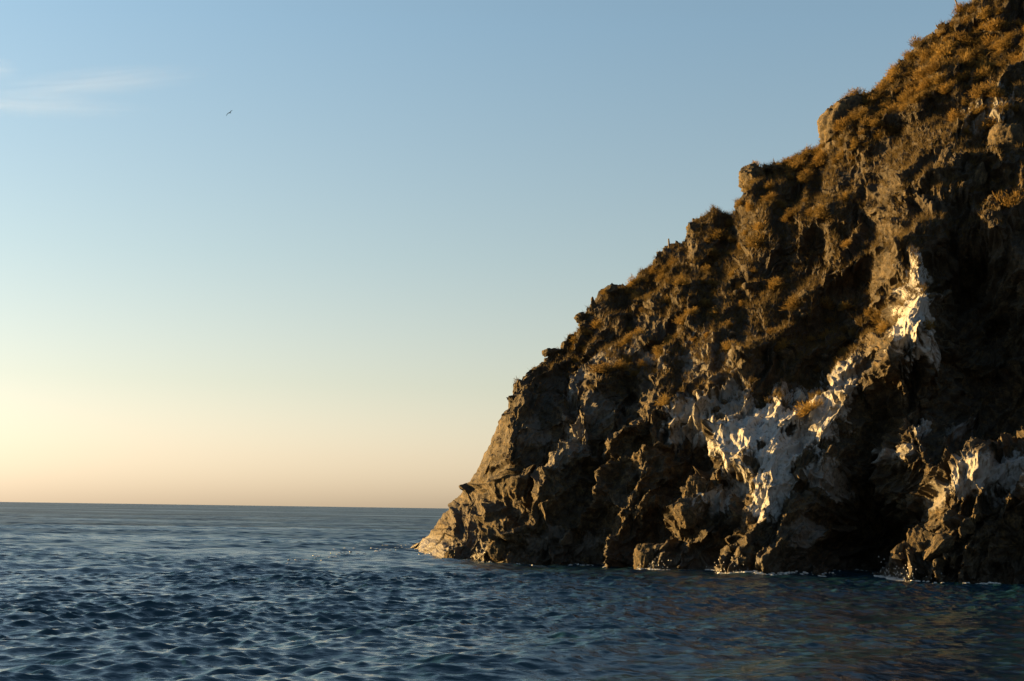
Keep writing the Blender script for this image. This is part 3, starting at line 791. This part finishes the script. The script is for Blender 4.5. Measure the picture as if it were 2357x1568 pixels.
# ------------------------------------------------------------------ gull
def build_gull():
    V = []; F = []
    def ring(c, rx, rz, n=10, ax='y'):
        i = len(V)
        for k in range(n):
            t = 2 * math.pi * k / n
            V.append((c[0] + rx * math.cos(t), c[1], c[2] + rz * math.sin(t)))
        return i
    prof = [(-.34, .004, .004, 0), (-.30, .010, .010, 0), (-.27, .03, .032, .01), (-.22, .038, .04, .012), (-.16, .036, .038, .005), (-.08, .058, .06, 0), (.03, .062, .062, 0), (.13, .045, .04, .005), (.20, .035, .02, .01), (.29, .055, .008, .012), (.31, .05, .004, .012)]
    ids = [ring((0, y, z), rx, rz) for y, rx, rz, z in prof]
    for a, b in zip(ids[:-1], ids[1:]):
        for k in range(10): F.append((a + k, a + (k + 1) % 10, b + (k + 1) % 10, b + k))
    F.append(tuple(range(10))[::-1]); F.append(tuple(ids[-1] + k for k in range(10)))
    for sgn in (-1, 1):
        st = [(0.02, -.06, .12, 0, .02), (.16, -.10, .10, .07, .016), (.32, -.13, .07, .10, .012), (.48, -.06, .07, .06, .008), (.62, .03, .085, -.03, .004), (.68, .08, .09, -.07, .002)]
        rows = []
        for x, y0, y1, z, th in st:
            i = len(V)
            V.extend([(sgn * x, y0, z), (sgn * x, (y0 * 2 + y1) / 3, z + th), (sgn * x, y1, z), (sgn * x, (y0 * 2 + y1) / 3, z - th * .6)])
            rows.append(i)
        for a, b in zip(rows[:-1], rows[1:]):
            for k in range(4):
                q = (a + k, a + (k + 1) % 4, b + (k + 1) % 4, b + k)
                F.append(q if sgn < 0 else q[::-1])
        F.append(tuple(rows[-1] + k for k in range(4)))
    me = bpy.data.meshes.new('gull'); me.from_pydata(V, [], F); me.update()
    m, n, l, p = new_mat('gull_feathers')
    tc = n.new('ShaderNodeTexCoord'); sx = n.new('ShaderNodeSeparateXYZ'); l.new(tc.outputs['Object'], sx.inputs[0])
    ab = math_n(n, l, 'ABSOLUTE', sx.outputs[0]); f = math_n(n, l, 'GREATER_THAN', ab, 0.5)
    l.new(mixc(n, l, f, (0.13, 0.13, 0.13), (0.03, 0.03, 0.03)), p.inputs['Base Color'])
    o = link('gull', me, m)
    q = EYE + rays(np.array([529.0]), np.array([260.0]))[0] * 172.0
    o.location = q.tolist(); o.rotation_euler = (R(-14), R(28), R(152))
    tag(o, 'lone dark gull gliding with bent wings in the open sky', 'gull')
build_gull()

# ------------------------------------------------------------------ foam at the foot of the rocks
def sea_z(x, y):
    r_ = math.hypot(x, y); a_ = math.atan2(x, y)
    i = min(int(np.searchsorted(SEA['r'], r_)), len(SEA['r']) - 1); j = min(int(np.searchsorted(SEA['a'], a_)), len(SEA['a']) - 1)
    return float(SEA['z'][i, j])
def build_foam():
    g = np.random.default_rng(77)
    V = []; F = []
    def blob(x, y, z, rx, ry, rz):
        i = len(V); n = 7; ph = g.uniform(0, 6.28)
        for k in range(n):
            t = ph + 2 * math.pi * k / n; q = g.uniform(.6, 1.2)
            V.append((x + rx * q * math.cos(t), y + ry * q * math.sin(t), z - 0.02))
        for k in range(n):
            t = ph + .3 + 2 * math.pi * k / n; q = g.uniform(.4, .7)
            V.append((x + rx * q * math.cos(t), y + ry * q * math.sin(t), z + rz * g.uniform(.5, 1)))
        V.append((x, y, z + rz))
        for k in range(n):
            F.append((i + k, i + (k + 1) % n, i + n + (k + 1) % n, i + n + k))
            F.append((i + n + k, i + n + (k + 1) % n, i + 2 * n))
    shore = {}
    for j in range(0, len(COLS), 1):
        c = CP[NB:NB + NR, j]; k = int(np.argmax(c[:, 2] > 0.05)); shore[j] = c[k]
    spots = [(1010, 60, 90), (1180, 60, 90), (1340, 40, 40), (1510, 50, 130), (1600, 60, 60), (1700, 60, 120), (1810, 60, 80), (1920, 120, 50), (2060, 40, 260), (2240, 70, 50), (2290, 20, 60)]
    for cx, sdv, cnt in spots:
        for _ in range(cnt):
            px = g.normal(cx, sdv * .6)
            if px < 950 or px > 2360: continue
            j = int(np.clip(np.searchsorted(COLS, px), 0, len(COLS) - 1)); q = shore[j]
            x = q[0] + g.normal(0, .12); y = q[1] - abs(g.normal(0, .45)); s = g.uniform(.015, .065)
            zz = sea_z(x, y)
            blob(x, y, zz, s * g.uniform(1, 3), s * 1.5, s * g.uniform(.3, .9))
            if cx in (2060, 1510, 1700) and g.random() < .45:
                u = abs(g.normal(0, .35)); blob(x, y + .2, zz + u, .018, .018, .03)
    for _ in range(150):
        t = g.uniform(0, 1); px_ = 960 - 300 * t; py_ = 1262 + 40 * t * t + g.normal(0, 2.5 + 5 * t)
        d_ = rays(np.array([px_]), np.array([py_]))[0]; k_ = -3.0 / d_[2]
        x, y = d_[0] * k_, k_
        blob(x, y, sea_z(x, y) + 0.01, g.uniform(.05, .22), .08, .02)
    me = bpy.data.meshes.new('sea_foam'); me.from_pydata(V, [], F); me.update()
    m, n, l, p = new_mat('foam')
    p.inputs['Base Color'].default_value = (0.40, 0.41, 0.41, 1); p.inputs['Roughness'].default_value = 0.35
    o = link('sea_foam', me, m)
    tag(o, 'broken white foam and splashes along the foot of the rocks', kind='stuff')
build_foam()
